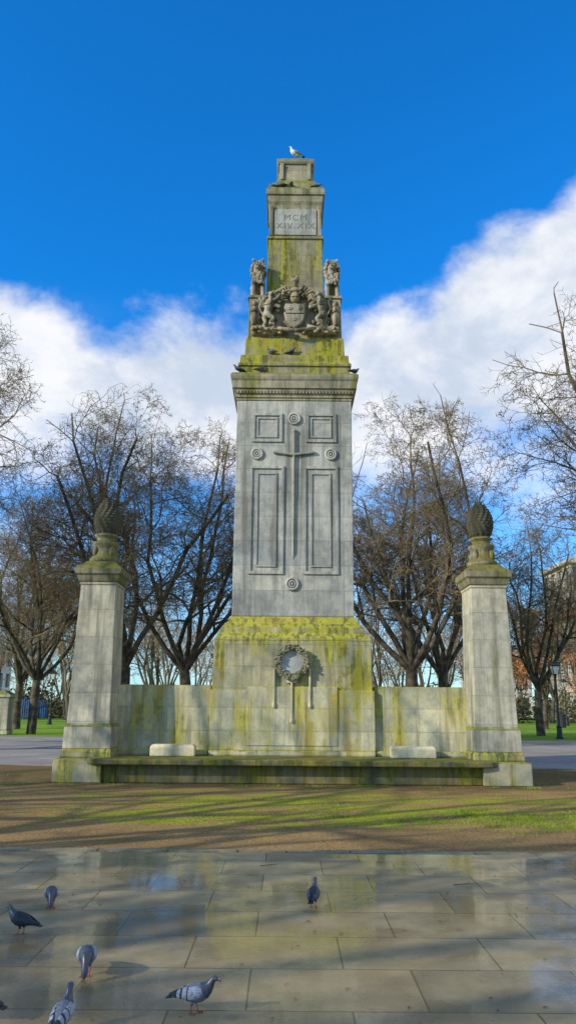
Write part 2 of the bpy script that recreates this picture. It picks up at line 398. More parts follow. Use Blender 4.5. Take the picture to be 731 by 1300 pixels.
# wall, bench, plinths
g=G(); g.box(-4.25,-1.885,18.42,19.1,0,2.06); g.box(1.885,4.25,18.42,19.1,0,2.06); P(g.obj('screen_wall',S_wall,bevel=.02))
g=G(); g.box(-4.2,-1.92,18.34,18.42,.49,.62); g.box(1.92,4.2,18.34,18.42,.49,.62); g.box(-1.90,1.90,18.24,18.32,.49,.62)
P(g.obj('wall_skirting',S_wall,bevel=.03))
g=G(); g.box(-1.9,1.9,18.305,18.5,.62,1.96); P(g.obj('wall_centre_facing',S_wall,bevel=.01))
g=G(); g.box(-1.05,1.05,18.285,18.35,.72,2.04); P(g.obj('wall_centre_panel',S_wall,bevel=.015))
g=G(); g.box(-4.03,4.03,17.22,18.6,0,.375); P(g.obj('bench_support',S_bench,bevel=.02))
g=G()
pts=[(-4.38,17.12),(-4.2,17.0),(-3.9,16.96),(3.9,16.96),(4.2,17.0),(4.38,17.12),(4.38,17.5),(3.95,17.7),(3.95,18.5),(-3.95,18.5),(-3.95,17.7),(-4.38,17.5)]
n=len(pts); v=[(a,b_,.378) for a,b_ in pts]+[(a,b_,.495) for a,b_ in pts]
f=[tuple(range(n-1,-1,-1)),tuple(range(n,2*n))]+[(i,(i+1)%n,(i+1)%n+n,i+n) for i in range(n)]
g.add(v,f); P(g.obj('bench_seat',S_bench,bevel=.025))
for s_ in(-1,1):
    px=4.5*s_; py=18.15
    g=G(); g.box(min(s_*4.035,s_*5.07),max(s_*4.035,s_*5.07),17.1,19.2,0,.47); g.rect(px,py,[(.472,.56,.62),(.60,.56,.62),(.66,.53,.58)])
    P(g.obj('pillar_plinth',S_plinth,bevel=.02))
    g=G(); g.rect(px,py,[(.662,.525,.57),(1.12,.515,.56),(1.16,.49,.54),(1.20,.475,.53),(4.28,.405,.46),(4.30,.43,.485),(4.36,.43,.485)])
    P(g.obj('pillar_shaft',S_pil,bevel=.012))
    g=G(); g.rect(px,py,[(4.362,.45,.50),(4.42,.47,.52),(4.50,.49,.54),(4.54,.53,.58),(4.66,.54,.59),(4.70,.51,.56),(4.78,.40,.45),(4.86,.33,.36)])
    P(g.obj('pillar_cap',S_cap,bevel=.008))
    g=G(); g.lathe(px,py,[(4.86,.36),(4.95,.36),(4.99,.32),(5.05,.27),(5.15,.25),(5.24,.26),(5.30,.31),(5.36,.31),(5.38,.24),(5.42,.20),(5.47,.21),(5.50,.26),(5.54,.28),(5.57,.22)],28)
    P(g.obj('finial_vase',S_cap,smooth=True))
    g=G()
    for i in range(4):
        a=i*math.pi/2+math.pi/4; g.ball((px+.27*math.cos(a),py+.27*math.sin(a),5.12),(.07,.07,.14))
    P(g.obj('finial_volutes',S_cap,smooth=True))
    g=G(); z0=5.56; H=.92
    def cr(u): return .355*math.sin(math.pi*min(1,(u*.84+.16)))**.75*(1-.22*u)
    g.lathe(px,py,[(z0+H*u,max(.01,cr(u)*.93)) for u in np.linspace(0,1,14)],20)
    rows=13
    for i in range(rows):
        u=(i+.3)/rows; r=cr(u); zc=z0+H*u; cnt=max(4,int(2*math.pi*r/.125))
        for j in range(cnt):
            a=2*math.pi*(j+.5*(i%2))/cnt; s=.078*(.55+.45*r/.34)
            rad=Vector((math.cos(a),math.sin(a),0)); tan=Vector((-math.sin(a),math.cos(a),0)); upv=Vector((0,0,1))
            c0=Vector((px,py,zc))+rad*(r*.90)
            tip=c0+rad*.042+upv*.035
            q=[c0-tan*s,c0-upv*s*.8,c0+tan*s,c0+upv*s*1.2-rad*.01,tip]
            g.add(q,[(0,1,4),(1,2,4),(2,3,4),(3,0,4)])
    P(g.obj('pinecone_finial',S_cone))
for x0 in(-3.2,2.18):
    g=G(); g.rect(x0+.53,18.10,[(.497,.50,.17),(.69,.50,.17),(.75,.46,.13)]); P(g.obj('stone_block',S_white,bevel=.02))
# wreath
S_wre=stone('wreath_mat',(.24,.235,.15),moss=-.05,grime=.6,joints=None,upm=.1)
g=G(); rw=random.Random(2); wc=(-.02,18.22,2.60)
g.torus(wc,.335,.06,seg=30)
for i in range(230):
    a=rw.uniform(0,2*math.pi); q=.335+rw.uniform(-.07,.07)
    g.ball((wc[0]+q*math.cos(a),wc[1]-.045+rw.uniform(-.02,.02),wc[2]+q*math.sin(a)),(.036,.025,.026),su=6,sv=4)
P(g.obj('wreath',S_wre))
g=G()
for xx,z1,z2 in((-.43,2.45,1.62),(.40,2.45,1.62),(-.02,2.24,1.28)):
    g.box(xx-.022,xx+.022,18.25,18.35,z2,z1); g.ball((xx,18.26,z2),(.04,.03,.07))
g.box(-.14,.10,18.262,18.35,2.12,2.28)
P(g.obj('wreath_ribbons',S_white,bevel=.008))
g=G(); g.disc((-.02,2.60),.29,18.26,18.35); P(g.obj('wreath_disc',stone('wreath_disc_mat',(.46,.47,.46),moss=-.2,grime=.4,joints=None)))

# coat of arms
AY=18.95
g=G()
sh=[(-.33,.40),(-.17,.36),(0,.40),(.17,.36),(.33,.40),(.35,.1),(.28,-.2),(.14,-.38),(0,-.46),(-.14,-.38),(-.28,-.2),(-.35,.1)]
n=len(sh); zc=11.80; K=.86
sh=[(a*K,b_*K) for a,b_ in sh]
v=[(a,AY+.02,zc+b_) for a,b_ in sh]+[(a,AY-.16,zc+b_) for a,b_ in sh]+[(a*.88,AY-.19,zc+b_*.88) for a,b_ in sh]
f=[(i,i+n,(i+1)%n+n,(i+1)%n) for i in range(n)]+[(i+n,i+2*n,(i+1)%n+2*n,(i+1)%n+n) for i in range(n)]+[tuple(range(2*n,3*n))]
g.add(v,f)
g.add([(-.25,AY-.188,zc+.03),(.25,AY-.188,zc+.03),(.255,AY-.188,zc+.30),(-.255,AY-.188,zc+.30),(-.25,AY-.215,zc+.03),(.25,AY-.215,zc+.03),(.255,AY-.215,zc+.30),(-.255,AY-.215,zc+.30)],[(4,5,6,7),(0,1,5,4),(1,2,6,5),(2,3,7,6),(3,0,4,7)])
for cx,cz,o_ in((-.13,.17,.03),(.13,.17,.03),(0,-.13,0)):
    for k_ in range(5):
        a=k_*2*math.pi/5+.3; g.ball((cx+.036*math.cos(a),AY-.195-o_,zc+cz+.036*math.sin(a)),(.028,.016,.028),su=6,sv=5)
P(g.obj('arms_shield',S_lion))
g=G(); ra=random.Random(8)
g.ball((0,AY-.14,12.32),(.13,.15,.17),su=12,sv=8); g.box(-.11,.11,AY-.29,AY-.26,12.28,12.32)
g.lathe(0,AY-.12,[(12.46,.12),(12.50,.15),(12.58,.12)],10)
g.lathe(0,AY-.12,[(12.58,.09),(12.80,.08),(12.81,.11),(12.88,.11)],8)
for k_ in range(6):
    a=k_*math.pi/3; g.box(.085*math.cos(a)-.022,.085*math.cos(a)+.022,AY-.12+.085*math.sin(a)-.022,AY-.12+.085*math.sin(a)+.022,12.88,12.95)
for s_ in(-1,1):
    for k_ in range(34):
        u=ra.random(); a=.2+u*1.9
        r_=.20+.30*u+ra.uniform(-.06,.06)
        g.ball((s_*(r_*math.sin(a)+.03),AY-.10+ra.uniform(-.10,.04),12.28+.25*math.cos(a*1.2)+ra.uniform(-.08,.08)),(.06,.06,.045),su=6,sv=5,rotz=ra.uniform(-1,1))
    for k_ in range(4):
        g.tube([(s_*(.12+.05*k_),AY-.14,12.42),(s_*(.22+.08*k_),AY-.2,12.65-.05*k_),(s_*(.36+.09*k_),AY-.17,12.60-.08*k_)],[.035,.05,.025],6)
    v=[];f=[]
    prof=[(.32,.07),(.5,.11),(.75,.13),(1.0,.12),(1.17,.08)]
    for i,(xx,w_) in enumerate(prof):
        lift=.16*abs(i-2)/2
        v+=[(s_*xx,AY,11.24),(s_*xx,AY-w_*1.3,11.28),(s_*xx,AY-w_*1.7,11.36+lift*.6),(s_*xx,AY-w_*1.5,11.41+lift),(s_*xx,AY,11.41+lift)]
    for i in range(4):
        for j in range(4):
            q=(i*5+j,i*5+j+1,(i+1)*5+j+1,(i+1)*5+j); f.append(q if s_<0 else q[::-1])
    f+=[(0,1,2,3,4),(20,21,22,23,24)]
    g.add(v,f)
    for k_ in range(22):
        g.ball((s_*ra.uniform(.1,1.15),AY-.08-ra.uniform(0,.14),11.27+ra.uniform(0,.12)),(.07,.06,.05),su=6,sv=5)
    for k_ in range(16):
        g.ball((s_*ra.uniform(.42,1.18),AY-.03-ra.uniform(0,.06),11.5+ra.uniform(0,.8)),(.06,.05,.07),su=6,sv=5)
    g.lathe(s_*1.10,AY-.12,[(11.5,.09),(11.65,.07),(11.9,.06),(11.91,.10),(12.0,.10),(12.12,.04)],8)
    g.ball((s_*1.10,AY-.14,12.12),(.09,.09,.10)); g.ball((s_*1.10,AY-.12,11.72),(.11,.10,.2))
    g.tube([(s_*.98,AY-.1,11.5),(s_*1.0,AY-.12,12.2)],[.03,.02],6)
g.tube([(-.55,AY-.2,11.40),(-.25,AY-.26,11.32),(0,AY-.27,11.28),(.25,AY-.26,11.32),(.55,AY-.2,11.40)],[.04,.055,.06,.055,.04],8)
P(g.obj('arms_crest_and_mantling',S_arms,smooth=True))
for s_ in(-1,1):
    pts=[(-.10,0,.42),(-.06,-.02,.60),(-.02,-.04,.78),(.00,-.06,.92),(.02,-.10,1.03),(.06,-.22,1.00),
         (.08,-.10,.80),(.20,-.16,.86),(.30,-.18,.98), (.06,-.02,.72),(.20,-.1,.64),(.30,-.16,.56),
         (-.04,-.12,.34),(.10,-.18,.22),(-.02,-.16,.06),(.08,-.22,.03), (-.18,.0,.32),(-.12,-.02,.16),(-.22,0,.04),(-.12,-.08,.02),
         (-.24,-.02,.44),(-.32,-.05,.62),(-.26,-.06,.80),(-.33,-.07,.92)]
    ed=[(0,1),(1,2),(2,3),(3,4),(4,5),(2,6),(6,7),(7,8),(1,9),(9,10),(10,11),(0,12),(12,13),(13,14),(14,15),(0,16),(16,17),(17,18),(18,19),(0,20),(20,21),(21,22),(22,23)]
    rd=[.11,.11,.13,.12,.10,.05,.07,.05,.05,.06,.05,.05,.085,.065,.045,.045,.085,.06,.045,.045,.028,.022,.022,.04]
    if s_>0: pts=[(-a,b_,c_) for a,b_,c_ in pts]
    P(skin('arms_lion_supporter',pts,ed,rd,S_lion,loc=(s_*.66,AY-.12,11.42),scale=.95))
    g=G()
    for k_ in range(40):
        a=ra.uniform(0,2*math.pi); u=ra.uniform(.6,1)
        g.ball((s_*.65+.13*u*math.cos(a),AY-.18+ra.uniform(-.06,.08),12.32+.15*u*math.sin(a)),(.038,.045,.045),su=6,sv=4)
    P(g.obj('arms_lion_mane',S_arms))
for s_ in(-1,1):
    pts=[(0,.45,.25),(0,.22,.45),(0,-.02,.66),(0,-.10,.85),(0,-.17,.99),(0,-.34,.93),
         (.12,-.06,.5),(.13,-.13,.28),(.13,-.16,.06),(.13,-.27,.05),(-.12,-.06,.5),(-.13,-.13,.28),(-.13,-.16,.06),(-.13,-.27,.05),
         (.13,.36,.22),(.17,.12,.2),(.17,.0,.05),(-.13,.36,.22),(-.17,.12,.2),(-.17,.0,.05),(0,.64,.1)]
    ed=[(0,1),(1,2),(2,3),(3,4),(4,5),(2,6),(6,7),(7,8),(8,9),(2,10),(10,11),(11,12),(12,13),(0,14),(14,15),(15,16),(0,17),(17,18),(18,19),(0,20)]
    rd=[.17,.17,.17,.15,.13,.075,.085,.065,.055,.055,.085,.065,.055,.055,.11,.08,.055,.11,.08,.055,.04]
    P(skin('lion_statue_body',pts,ed,rd,S_lion,loc=(s_*1.03,19.36,12.46),scale=1.05))
    g=G(); LY=19.36; hz=12.46+1.02
    for k_ in range(150):
        a=ra.uniform(0,2*math.pi); u=ra.uniform(.8,1.05); dy=ra.uniform(0,.28)
        g.ball((s_*1.03+.20*u*math.cos(a),LY-.16+dy,hz+.22*u*math.sin(a)-dy*.5),(.038,.05,.05),su=6,sv=4)
    for k_ in range(50):
        g.ball((s_*1.03+ra.uniform(-.15,.15),LY-.2-ra.uniform(0,.04),hz-.22-ra.uniform(0,.3)),(.04,.04,.06),su=6,sv=4)
    for e in(-1,1):
        g.ball((s_*1.03+e*.13,LY-.2,hz+.19),(.05,.03,.055)); g.ball((s_*1.03+e*.06,LY-.31,hz+.05),(.03,.03,.022),su=6,sv=4); g.ball((s_*1.03+e*.035,LY-.42,hz-.07),(.04,.035,.035),su=6,sv=4)
    g.ball((s_*1.03,LY-.44,hz-.03),(.035,.03,.022)); g.ball((s_*1.03,LY-.38,hz-.14),(.045,.045,.03))
    P(g.obj('lion_statue_mane',S_lion))

# ---------------------------------------------------------------- trees
def tree_segments(seed,H=15.4,rad=4.2,trunkr=.30,dens=1.0,lv=5,trunk_frac=.2,forks=None,droop=0.0,minr=.0085,lean=(.3,.95)):
    rn=random.Random(seed); segs=[]
    zc=.57*H
    def norm(a):
        l=math.sqrt(a[0]**2+a[1]**2+a[2]**2) or 1; return (a[0]/l,a[1]/l,a[2]/l)
    def inside(q,J):
        dz=(q[2]-zc)/((.44 if q[2]>zc else .47)*H)
        return (q[0]**2+q[1]**2)/(rad*rad)+dz*dz<J
    def grow(p,d,L,r,l,az):
        ns=(4,9,6,5,3,2)[l]; sl=L/ns; J=rn.uniform(.78,1.12) if l>1 else 1.0
        wob=(.06,.15,.2,.26,.3,.3)[l]; trop=(.05,.09,.03-.03*droop,-.02-.09*droop,.0-.09*droop,.06)[l]
        rend=(.8,.2,.2,.25,.4,.5)[l]
        for i in range(ns):
            d=norm((d[0]+rn.gauss(0,wob),d[1]+rn.gauss(0,wob),d[2]+rn.gauss(0,wob*.8)+trop))
            q=(p[0]+d[0]*sl,p[1]+d[1]*sl,p[2]+d[2]*sl)
            if l>0 and not inside(q,J): 
                return
            r0=r*(1-(1-rend)*i/ns); r1=r*(1-(1-rend)*(i+1)/ns)
            segs.append((p,q,r0,r1)); p=q
            if l<lv and l>0:
                k=(0,1.3,1.35,1.6,1.3,0)[l]*dens
                if i>=(0,1,0,0,0,0)[l]:
                    for _ in range(int(k+rn.random())):
                        az+=2.4+rn.uniform(-.5,.5); sidebranch(p,d,L*(1-.4*i/ns),r1,l+1,az)
        if l==0:
            n=forks or rn.randint(6,8)
            for k in range(n):
                az=2*math.pi*k/n+rn.uniform(-.3,.3); tl=rn.uniform(*lean)
                if k==0: tl=.08
                dd=norm((math.cos(az)*tl,math.sin(az)*tl,1))
                grow(p,dd,(H-p[2])*1.0,r1*.52,1,az)
        elif l<lv:
            for _ in range(2):
                az+=2.4; sidebranch(p,d,L*.6,r1,l+1,az)
    def sidebranch(p,d,L,r,l,az):
        a=(-d[1],d[0],0) if abs(d[2])<.95 else (1,0,0); a=norm(a)
        b=(d[1]*a[2]-d[2]*a[1],d[2]*a[0]-d[0]*a[2],d[0]*a[1]-d[1]*a[0])
        c,s=math.cos(az),math.sin(az); ang=rn.uniform(.55,1.1)
        q=tuple(a[i]*c+b[i]*s for i in range(3))
        dd=norm(tuple(d[i]*math.cos(ang)+q[i]*math.sin(ang) for i in range(3)))
        LL=(0,0,.38,.50,.46,.55)[l]*L*rn.uniform(.7,1.15)
        rr=max(minr,min(r*.62,(0,0,.085,.036,.016,.010)[l]*H/15))
        grow(p,dd,LL,rr,l,az)
    grow((0,0,-.1),(rn.uniform(-.06,.06),rn.uniform(-.06,.06),1),H*trunk_frac,trunkr,0,0)
    return segs
def seg_mesh(segs,xf=None):
    A=np.array([s[0] for s in segs]);B=np.array([s[1] for s in segs]);ra=np.array([s[2] for s in segs]);rb=np.array([s[3] for s in segs])
    V=[];F=[];off=0; MI=[]
    for big in(True,False):
        sel=(ra>.05) if big else (ra<=.05); k=8 if big else 3
        a,b,r0,r1=A[sel],B[sel],ra[sel],rb[sel]; n=len(a)
        if n==0: continue
        d=b-a; d/=np.maximum(np.linalg.norm(d,axis=1,keepdims=True),1e-6)
        ref=np.tile([.3,.9,.1],(n,1)); u=np.cross(d,ref); u/=np.linalg.norm(u,axis=1,keepdims=True); w_=np.cross(d,u)
        ang=2*np.pi*np.arange(k)/k
        ring=u[:,None,:]*np.cos(ang)[None,:,None]+w_[:,None,:]*np.sin(ang)[None,:,None]
        va=a[:,None,:]+ring*r0[:,None,None]; vb=(b+d*r1[:,None]*.3)[:,None,:]+ring*r1[:,None,None]
        V.append(np.concatenate([va,vb],1).reshape(-1,3))
        base=off+np.arange(n)[:,None]*2*k; j=np.arange(k); j2=(j+1)%k
        f=np.stack([base+j,base+j2,base+j2+k,base+j+k],-1).reshape(-1,4); F.append(f); off+=n*2*k
        MI.append(np.full(len(f),0 if big else 1))
    return np.concatenate(V),np.concatenate(F),np.concatenate(MI)
def np_mesh(name,V,F,MI,mats,smooth=True):
    me=bpy.data.meshes.new(name); me.vertices.add(len(V)); me.vertices.foreach_set('co',V.astype(np.float32).ravel())
    nf,k=F.shape; me.loops.add(nf*k); me.loops.foreach_set('vertex_index',F.astype(np.int32).ravel())
    me.polygons.add(nf); me.polygons.foreach_set('loop_start',np.arange(0,nf*k,k,dtype=np.int32))
    for m in mats: me.materials.append(m)
    me.polygons.foreach_set('material_index',MI.astype(np.int32))
    if smooth: me.polygons.foreach_set('use_smooth',np.ones(nf,dtype=bool))
    me.update(calc_edges=True); return me
m_bark=simple('bark_mat',(.085,.070,.048),.95,.5,3,bump=.8,spec=.1)
m_twig=simple('twig_mat',(.19,.15,.085),.95,.35,.6,spec=.1)
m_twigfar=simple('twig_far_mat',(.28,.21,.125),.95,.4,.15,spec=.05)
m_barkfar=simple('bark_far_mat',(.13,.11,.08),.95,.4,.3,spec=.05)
TM=[]; NF=[]
for sd_,kw in((11,dict(H=15.4,rad=4.8,dens=1.08,droop=1.0)),(23,dict(H=15.4,rad=4.8,dens=1.08,droop=.7)),(37,dict(H=17.5,rad=7.6,trunkr=.40,dens=1.03,droop=.5,lean=(.5,1.2))),(64,dict(H=15,rad=5.5,trunkr=.38,dens=.8,lv=3,minr=.022))):
    V,F,MI=seg_mesh(tree_segments(sd_,**kw)); NF.append(len(F)); TM.append(np_mesh('bare_tree_mesh',V,F,MI,[m_bark,m_twig]))
def tree(k,x,y,s=1,rz=0,name='bare_tree'):
    o=bpy.data.objects.new(name,TM[k]); COL.objects.link(o); o.location=(x,y,0); o.scale=(s,s,s); o.rotation_euler=(0,0,rz); return o
tree(0,-6.8,32,1.0,.3); tree(1,-4.6,36,1.0,2.0); tree(1,4.9,32,1.0,4.1); tree(0,7.6,39,1.0,5.2)
tree(2,-16.2,26,1.05,.8); tree(2,13.9,25.5,1.0,3.0)
tree(1,-13.5,42,.90,1.0); tree(0,14.5,46,.85,2.2); tree(0,-17,50,.9,3.1)
# trees to the left of the viewer that throw the long shadows
tree(3,-19,7.5,1.0,1.3); tree(3,-12.5,4.6,.95,.5); tree(3,-29,3,1.1,2.6); tree(3,-16,-2,1.0,1); tree(3,-24,-5,1.0,3)

segs=tree_segments(77,H=13,rad=5.0,trunkr=.25,dens=.78,lv=4,minr=.014)
V0,F0,M0=seg_mesh(segs)
rn=random.Random(3); Vs=[];Fs=[];Ms=[];off=0
far=[]
for i in range(62):
    y_=rn.uniform(62,122); x_=-.54*y_+1.08*y_*((i*.618)%1.0)+rn.uniform(-1,1); far.append((x_,y_,rn.uniform(.75,1.12)))
for x_,y_,s_ in far:
    a=rn.uniform(0,6.28); c_,n_=math.cos(a),math.sin(a)
    W=V0*s_; W=np.stack([W[:,0]*c_-W[:,1]*n_+x_,W[:,0]*n_+W[:,1]*c_+y_,W[:,2]],1); Vs.append(W); Fs.append(F0+off); Ms.append(M0); off+=len(W)
me=np_mesh('distant_trees',np.concatenate(Vs),np.concatenate(Fs),np.concatenate(Ms),[m_barkfar,m_twigfar]); NF.append(len(me.polygons))
o=bpy.data.objects.new('distant_trees',me); COL.objects.link(o)
def leafmass(name,centres,n,size,mat,seed=1):
    rn=np.random.default_rng(seed); C=np.array([c[:3] for c in centres]); Rr=np.array([c[3:] for c in centres])
    idx=rn.integers(0,len(C),n); d=rn.normal(size=(n,3)); d/=np.linalg.norm(d,axis=1,keepdims=True)
    p=C[idx]+d*Rr[idx]*(rn.random((n,1))**.45); p[:,2]=np.maximum(p[:,2],.02)
    u=rn.normal(size=(n,3)); u/=np.linalg.norm(u,axis=1,keepdims=True); w_=np.cross(u,rn.normal(size=(n,3))); w_/=np.linalg.norm(w_,axis=1,keepdims=True)
    s=size*(.5+rn.random((n,1)))
    V=np.stack([p-u*s,p+w_*s*.6,p+u*s,p-w_*s*.6],1).reshape(-1,3); F=np.arange(4*n).reshape(-1,4)
    me=np_mesh(name,V,F,np.zeros(n),[mat],False); o=bpy.data.objects.new(name,me); COL.objects.link(o); return o
m_shrub=simple('shrub_mat',(.12,.105,.05),.9,.5,.25,spec=.1)
cs=[]
for i in range(110):
    y_=rn.uniform(80,135); cs.append((rn.uniform(-.52,.52)*y_,y_,rn.uniform(.3,1.8),rn.uniform(2,4.5),rn.uniform(1.5,3),rn.uniform(1.4,3.2)))
leafmass('distant_shrubs',cs,75000,.17,m_shrub,4)
V,F,MI=seg_mesh(tree_segments(51,H=10.8,rad=3.4,trunkr=.26,dens=.9,lv=4)); me=np_mesh('copper_tree',V,F,MI,[m_bark,m_twig])
o=bpy.data.objects.new('copper_leaved_tree',me); COL.objects.link(o); o.location=(19.3,60,0)
m_cop=simple('copper_leaf_mat',(.34,.15,.06),.8,.4,.8,spec=.1)
lf=leafmass('leaves',[(rn.uniform(-2.6,2.6),rn.uniform(-2.6,2.6),rn.uniform(3.4,8.5),rn.uniform(.6,1.3),rn.uniform(.6,1.3),rn.uniform(.5,1)) for _ in range(26)],10000,.07,m_cop,9)
lf.parent=o

# ---------------------------------------------------------------- buildings
m_cream=simple('cream_stone_mat',(.46,.40,.30),.8,.12,.5); m_whitew=simple('white_render_mat',(.62,.62,.60),.8,.08,.5)
m_glass,t,b=newmat('window_glass_mat'); b.inputs['Base Color'].default_value=(.05,.08,.10,1); b.inputs['Roughness'].default_value=.08; b.inputs['Specular IOR Level'].default_value=.9
m_roof=simple('slate_mat',(.09,.09,.10),.6,.2,2); m_dark=simple('dark_metal_mat',(.02,.02,.022),.4,.2,4)
def building(name,x0,x1,y0,y1,floors,fh,bay,mat,pier=.9,span=1.1,pitched=False):
    e=empty(name,((x0+x1)/2,(y0+y1)/2,0)); mi=Matrix.Translation((-(x0+x1)/2,-(y0+y1)/2,0)); H=floors*fh
    def pp(o): o.parent=e; o.matrix_parent_inverse=mi
    g=G(); g.box(x0+.3,x1-.3,y0+.3,y1-.3,0,H-.2); pp(g.obj('window_glazing',m_glass))
    g=G()
    nx=max(2,round((x1-x0)/bay)); ny=max(2,round((y1-y0)/bay))
    for i in range(nx+1):
        cx=x0+(x1-x0)*i/nx; a=max(x0,cx-pier/2); b_=min(x1,cx+pier/2); g.box(a,b_,y0,y0+.4,0,H); g.box(a,b_,y1-.4,y1,0,H)
    for i in range(ny+1):
        cy=y0+(y1-y0)*i/ny; a=max(y0+.402,cy-pier/2); b_=min(y1-.402,cy+pier/2)
        g.box(x0,x0+.4,a,b_,0,H); g.box(x1-.4,x1,a,b_,0,H)
    for k_ in range(floors+1):
        z=k_*fh; za=max(0,z-span/2); zb=min(H,z+span/2)
        g.box(x0+.03,x1-.03,y0+.03,y0+.34,za+.001,zb-.001); g.box(x0+.03,x1-.03,y1-.34,y1-.03,za+.001,zb-.001); g.box(x0+.03,x0+.34,y0+.342,y1-.342,za+.001,zb-.001); g.box(x1-.34,x1-.03,y0+.342,y1-.342,za+.001,zb-.001)
    pp(g.obj('walls',mat))
    g=G()
    for i in range(nx):
        cx=x0+(x1-x0)*(i+.5)/nx; g.box(cx-.05,cx+.05,y0+.2,y0+.29,.1,H-.3)
    for i in range(ny):
        cy=y0+(y1-y0)*(i+.5)/ny; g.box(x0+.2,x0+.29,cy-.05,cy+.05,.1,H-.3)
    pp(g.obj('window_mullions',m_whitew))
    g=G()
    if pitched:
        v=[(x0-.4,y0-.4,H+.01),(x1+.4,y0-.4,H+.01),(x1+.4,y1+.4,H+.01),(x0-.4,y1+.4,H+.01),(x0+1,(y0+y1)/2,H+3),(x1-1,(y0+y1)/2,H+3)]
        g.add(v,[(0,1,5,4),(1,2,5),(2,3,4,5),(3,0,4),(0,3,2,1)])
    else:
        g.box(x0-.4,x1+.4,y0-.4,y1+.4,H+.01,H+.5); g.box(x0+3,x1-3,y0+3,y1-3,H+.501,H+2)
    pp(g.obj('roof',m_roof if pitched else mat))
building('office_building',34.0,64,92,102,5,3.7,2.8,m_cream,pier=.6,span=.8)
building('white_building',28.5,36.5,118,130,2,3.4,3.0,m_whitew,pitched=True)
building('apartment_building',-66,-43.5,112,124,3,3.2,3.2,m_whitew)

# ---------------------------------------------------------------- street furniture
def lamp(x,y):
    g=G()
    g.lathe(0,0,[(0,.20),(.10,.20),(.12,.15),(.55,.13),(.62,.16),(.68,.10),(.75,.075),(1.5,.06),(1.53,.08),(1.58,.06),(3.1,.045),(3.13,.08),(3.2,.05),(3.28,.10),(3.30,.12)],12)
    g.tube([(-.30,0,3.0),(.30,0,3.0)],.018,6); g.ball((-.31,0,3.0),.03); g.ball((.31,0,3.0),.03)
    for sx_ in(-1,1):
        for sy_ in(-1,1): g.tube([(sx_*.12,sy_*.12,3.30),(sx_*.21,sy_*.21,3.72)],.016,4)
    g.rect(0,0,[(3.72,.23,.23),(3.76,.25,.25),(3.90,.12,.12),(3.92,.14,.14),(3.98,.10,.10),(4.0,.03,.03)]); g.ball((0,0,4.04),.045)
    g.rect(0,0,[(3.31,.11,.11),(3.715,.20,.20)],1)
    g.obj('street_lamp',[m_dark,m_lampglass],loc=(x,y,0))
m_lampglass=simple('lamp_glass_mat',(.55,.56,.52),.2,.05,3)
lamp(-17.9,60); lamp(14.1,41.7); lamp(24.5,70)
m_blue=simple('blue_paint_mat',(.03,.09,.22),.6,.15,2)
g=G(); x=-42
while x<-24:
    g.box(x-.05,x+.05,76,76.1,0,2.0); 
    for k_ in range(1,12): g.box(x+k_*.2-.05,x+k_*.2+.05,76.03,76.06,.15,1.85)
    x+=2.4
g.box(-42,-24,76.062,76.10,.3,.4); g.box(-42,-24,76.062,76.10,1.6,1.7)
g.obj('metal_fence',m_blue)
g=G(); g.rect(0,0,[(0,.42,.45),(.2,.42,.45),(.24,.38,.41),(1.85,.36,.39),(1.87,.44,.47),(2.0,.44,.47),(2.2,.10,.40)])
g.obj('stone_gate_pier',S_pil,bevel=.015,loc=(-14.9,41.6,0))
g=G(); g.lathe(0,0,[(0,.26),(.05,.28),(.9,.30),(.92,.33),(1.0,.33),(1.12,.2),(1.16,.02)],14); g.obj('litter_bin',m_dark,loc=(22,64,0))

# ---------------------------------------------------------------- grass tufts and fallen leaves
def blades(name,cl,mat,seed):
    rn=np.random.default_rng(seed); V=[];n=0
    for cx,cy,rx,ry,cnt,h in cl:
        p=np.stack([cx+rn.normal(size=cnt)*rx,cy+rn.normal(size=cnt)*ry,np.full(cnt,-.004)],1)
        a=rn.random(cnt)*6.28; l=h*(.5+rn.random(cnt)); wv=.004
        dx=np.stack([np.cos(a),np.sin(a),np.zeros(cnt)],1)*wv; lean=rn.normal(size=(cnt,3))*.4*l[:,None]; lean[:,2]=l
        V.append(np.stack([p-dx,p+dx,p+lean*.6+dx*.7,p+lean],1).reshape(-1,3)); n+=cnt
    V=np.concatenate(V); F=np.arange(len(V)).reshape(-1,4); me=np_mesh(name,V,F,np.zeros(len(F)),[mat],False)
    o=bpy.data.objects.new(name,me); COL.objects.link(o)
m_blade=simple('grass_blade_mat',(.18,.26,.02),.7,.4,2,spec=.2)
rb=random.Random(12); cl=[]
for i in range(90): cl.append((rb.gauss(3.4,1.1),rb.gauss(12.2,.5),.12,.08,50,.035))
for i in range(40): cl.append((rb.uniform(-4,7),rb.gauss(13.3,.9),.12,.1,40,.025))
for i in range(40): cl.append((rb.uniform(-7,7),rb.uniform(16.6,17.0),.12,.06,40,.035))
for i in range(50): cl.append((rb.choice([-1,1])*rb.uniform(5.4,9),rb.uniform(16,21),.15,.12,40,.035))
blades('grass',cl,m_blade,3)
g=G(); rl=random.Random(4)
for i in range(620):
    if rl.random()<.3: x_,y_=rl.uniform(-4,4),rl.uniform(3.5,9.4); z_=.004
    else: x_,y_=rl.uniform(-9,9),rl.uniform(9.7,20); z_=.002
    a=rl.uniform(0,6.28); s=rl.uniform(.008,.022)
    c_,n_=math.cos(a)*s,math.sin(a)*s
    g.add([(x_-c_,y_-n_,z_),(x_+n_*.5,y_-c_*.5,z_+.004),(x_+c_,y_+n_,z_+.002),(x_-n_*.5,y_+c_*.5,z_+.006)],[(0,1,2,3)],0)
